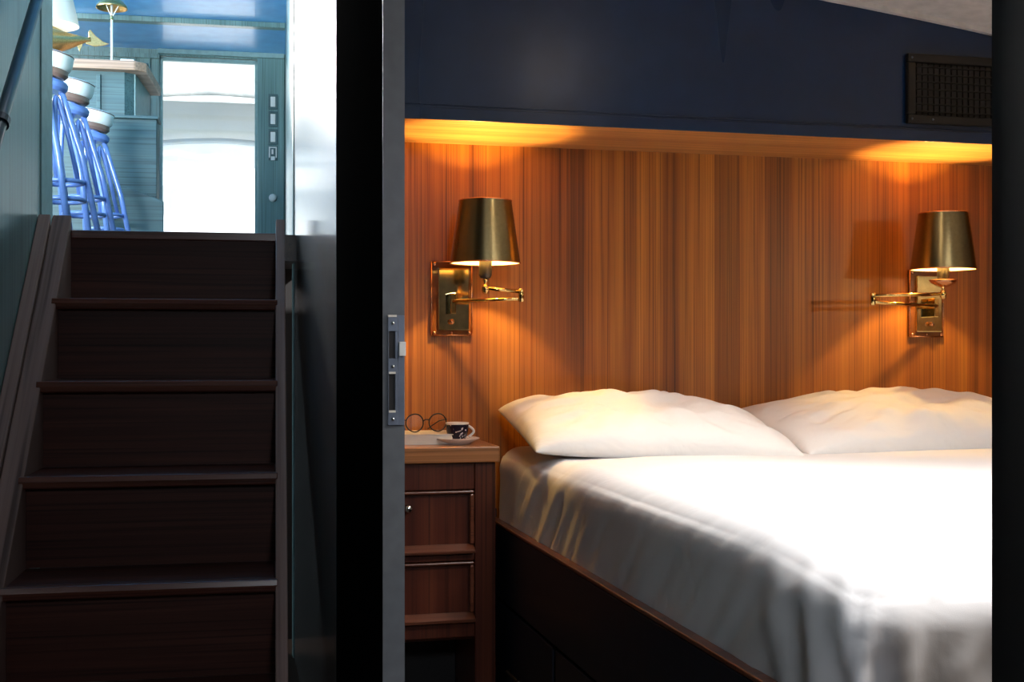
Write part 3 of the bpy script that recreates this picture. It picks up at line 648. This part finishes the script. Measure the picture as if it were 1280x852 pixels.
bm = B(); tube(bm, [(.027*math.cos(-.2)+.0+.013*math.sin(PI*i/14)*1.0, .027*math.sin(-.2), .036-.026*i/14) for i in range(15)], .0030, 10); link('handle', bm, M['porcelain'], cup, smooth=True)
bm = B(); lathe(bm, [(0, .034), (.0262, .034)], 32); link('coffee', bm, M['stoolbrown'], cup)
bk = thing('book', 'closed pale book lying flat under the eyeglasses', 'book', (.468, 2.99, ZT_N), math.radians(-6))
bm = B(); box(bm, -.105, .105, -.075, .075, 0, .002); box(bm, -.105, .105, -.075, .075, .0232, .0252); box(bm, -.105, -.102, -.075, .075, .002, .0232); link('cover', bm, M['cover'], bk, bevel=.0006)
bm = B()
for i in range(10): box(bm, -.1015, .102-.0006*(i%3), -.073+.0005*(i%2), .073, .0021+i*.0021, .0021+(i+1)*.0021-.0002)
link('pages', bm, M['paper'], bk)
gz = ZT_N+.0257
gl = thing('eyeglasses', 'thin dark round eyeglasses resting on the book', 'eyeglasses', (.511, 2.975, gz), math.radians(12))
for s in (-1, 1):
    c = Vector((s*.030, 0, .0235)); pts = [c+Vector((.0225*math.cos(2*PI*k/36), .003*abs(math.cos(2*PI*k/36)), .0215*math.sin(2*PI*k/36))) for k in range(36)]
    bm = B(); tube(bm, pts, .0017, 8, closed=True); rm = link('rim', bm, M['blackplastic'], gl, smooth=True)
    bm = B(); bmesh.ops.create_circle(bm, cap_ends=True, segments=36, radius=.0215, matrix=Matrix.Translation(c+Vector((0,.0015,0))) @ Matrix.Rotation(PI/2, 4, 'X')); link('lens', bm, M['lens'], rm)
    bm = B(); tube(bm, [(s*.0525, .003, .030), (s*.056, .006, .031), (s*.057-.004*s, .050, .024), (s*.045, .080, .010), (s*.040, .092, .002)] if s > 0 else [(-.0525, .003, .030), (-.056, .006, .031), (-.050, .050, .024), (-.030, .078, .012), (-.022, .088, .002)], .0013, 8); link('temple', bm, M['blackplastic'], gl, smooth=True)
bm = B(); tube(bm, [(-.0085, .001, .027), (-.004, .0, .031), (.004, .0, .031), (.0085, .001, .027)], .0014, 8); link('bridge', bm, M['blackplastic'], gl, smooth=True)

# ------------------------------------------------------------------ brass swing-arm wall lamps
def wall_lamp(label, px, sx_, dirn, shade_z, pan):
    """px: plate centre x; sx_: shade centre x; dirn: side the arm swings to"""
    zc_ = 1.095
    t = thing('wall_lamp', label, 'wall lamp', (px, 3.10, zc_), 0, 'brass swing-arm lamps on the headboard')
    O = Vector((px, 3.10, zc_))
    def V(x, y, z): return tuple(Vector((x, y, z))-O)
    def lb(nm, x0, x1, y0, y1, z0, z1, mat, bevel=.001, par=t):
        bm = B(); a = V(x0, y0, z0); c = V(x1, y1, z1); box(bm, a[0], c[0], a[1], c[1], a[2], c[2]); return link(nm, bm, M[mat], par, bevel=bevel)
    w = .052; h = .093
    bp = lb('back_plate', px-w, px+w, 3.089, 3.0995, zc_-h, zc_+h, 'platewood')
    bm = B()
    for a, c in (((px-w, zc_-h), (px+w, zc_-h)), ((px+w, zc_-h), (px+w, zc_+h)), ((px+w, zc_+h), (px-w, zc_+h)), ((px-w, zc_+h), (px-w, zc_-h))):
        tube(bm, [V(a[0], 3.089, a[1]), V(c[0], 3.089, c[1])], .002, 8)
    link('plate_border', bm, M['copper'], bp, smooth=True)
    lb('mirror_plate', px-w+.016, px+w-.008, 3.080, 3.0885, zc_-h+.012, zc_+h-.016, 'brassdark', .003)
    for ax in (-1, 0, 1):
        for az in (-1, 1):
            if ax == 0 and az == 1: continue
            bm = B(); bmesh.ops.create_uvsphere(bm, u_segments=14, v_segments=10, radius=.0055 if ax else .0035, matrix=Matrix.Translation(V(px+ax*(w-.007), 3.088, zc_+az*(h-.006)))); link('screw', bm, M['copper'], bp, smooth=True)
    hx = px - dirn*.012*0; hx = px - .004*dirn
    bm = B(); a = V(hx-.007, 3.045, 1.055); c = V(hx+.007, 3.0795, 1.108); box(bm, a[0], c[0], a[1], c[1], a[2], c[2]); link('arm_bracket', bm, M['brass'], t, bevel=.002)
    bm = B(); bmesh.ops.create_uvsphere(bm, u_segments=16, v_segments=10, radius=.007, matrix=Matrix.Translation(V(hx, 3.070, 1.036))); link('knob', bm, M['copper'], t, smooth=True)
    hin = (.738 if dirn > 0 else 1.690)
    bm = B(); tube(bm, [V(hx, 3.046, 1.086), V(hin, 2.935, 1.090)], .0050, 12); link('arm', bm, M['brass'], t, smooth=True)
    bm = B(); tube(bm, [V(hin, 2.935, 1.107), V(sx_, 2.92, 1.113)], .0050, 12); link('arm', bm, M['brass'], t, smooth=True)
    bm = B(); lathe(bm, [(0, -.016), (.006, -.016), (.0075, -.013), (.0075, .013), (.006, .016), (0, .016)], 20, V(hin, 2.935, 1.098)); link('hinge', bm, M['brass'], t, auto=40)
    q = V(sx_, 2.92, 0)
    bm = B(); lathe(bm, [(0, 1.099), (.005, 1.100), (.009, 1.108), (.009, 1.116), (.005, 1.122), (.004, 1.128), (.0065, 1.132), (.0065, 1.137), (0, 1.137)], 24, q); link('finial', bm, M['brass'], t, smooth=True)
    if pan:
        bm = B(); lathe(bm, [(0, 1.131), (.012, 1.1315), (.030, 1.1415), (.037, 1.1505), (.036, 1.1505), (.029, 1.1435), (.010, 1.136), (0, 1.136)], 40, q); pn = link('drip_pan', bm, M['copper'], t, smooth=True)
    bm = B(); lathe(bm, [(0, 1.1375), (.012, 1.138), (.0155, 1.145), (.0155, 1.188), (.013, 1.195), (0, 1.195)], 28, q); link('socket', bm, M['blackplastic'], t, auto=40)
    bm = B(); lathe(bm, [(0, 1.195), (.008, 1.197), (.015, 1.222), (.013, 1.240), (0, 1.250)], 20, q); link('bulb', bm, M['bulb'], t, smooth=True)
    z0, z1 = shade_z; r0, r1 = .085, .0635
    bm = B(); lathe(bm, [(r0, z0), (r1, z1), (r1-.0012, z1), (r0-.0012, z0), (r0, z0)], 64, q); sh = link('lamp_shade', bm, M['shade'], t, auto=35)
    bm = B(); lathe(bm, [(r0-.0014, z0+.0006), (r1-.0014, z1-.0006), (r1-.0026, z1-.0006), (r0-.0026, z0+.0006), (r0-.0014, z0+.0006)], 64, q); link('shade_lining', bm, M['shadein'], sh, auto=35)
    bm = B()
    bm.free()
    for r, z in ((r0, z0), (r1, z1)):
        bm = B(); tube(bm, [(q[0]+r*math.cos(2*PI*k/64), q[1]+r*math.sin(2*PI*k/64), q[2]+z) for k in range(64)], .0016, 8, closed=True)
        link('shade_rim', bm, M['copper'], sh, smooth=True)
    bm = B()
    for k in range(3):
        a = k*2*PI/3+.5; tube(bm, [(q[0]+.012*math.cos(a), q[1]+.012*math.sin(a), q[2]+1.262), (q[0]+(r1+.004)*math.cos(a), q[1]+(r1+.004)*math.sin(a), q[2]+1.296)], .0012, 6)
    link('shade_spider', bm, M['brass'], sh)
    lo = light('lamp_light', 'POINT', (sx_, 2.92, 1.262), 15, (1, .60, .17), shadow_soft_size=.012)
    return t
wall_lamp('brass swing-arm wall lamp with dark shade, above the nightstand', .595, .645, 1, (1.174, 1.324), False)
wall_lamp('brass swing-arm wall lamp with dark shade and copper drip pan, above the right pillow', 1.945, 1.888, -1, (1.178, 1.326), True)

# ------------------------------------------------------------------ vent on the bulkhead
vt = thing('air_vent', 'dark bronze ventilation grille set in the navy bulkhead', 'vent', (1.90, 2.762, 1.615))
bm = B(); w, h, f = .218, .087, .022
for a in ((-w, w, h-f, h), (-w, w, -h, -h+f), (-w, -w+f, -h+f, h-f), (w-f, w, -h+f, h-f)): box(bm, a[0], a[1], -.010, .0055, a[2], a[3])
link('frame', bm, M['ventbronze'], vt, bevel=.003)
bm = B(); box(bm, -w+f, w-f, .003, .0055, -h+f, h-f); link('duct_back', bm, M['black'], vt)
bm = B()
for i in range(7):
    z = -h+f+(2*(h-f))*(i+.5)/7; box(bm, -w+f, w-f, -.007, -.001, z-.0012, z+.0012)
link('slat', bm, M['ventbronze'], vt)['kind'] = 'stuff'
bm = B()
for i in range(24):
    x = -w+f+(2*(w-f))*(i+.5)/24; box(bm, x-.0009, x+.0009, -.0008, .0028, -h+f, h-f)
link('fin', bm, M['ventbronze'], vt)['kind'] = 'stuff'
for ax, az in ((-1, -1), (1, -1), (-1, 1), (1, 1), (-.72, -1)):
    bm = B(); bmesh.ops.create_uvsphere(bm, u_segments=10, v_segments=6, radius=.003, matrix=Matrix.Translation((ax*(w-.011), -.010, az*(h-.011)))); link('screw', bm, M['steel'], vt, smooth=True)
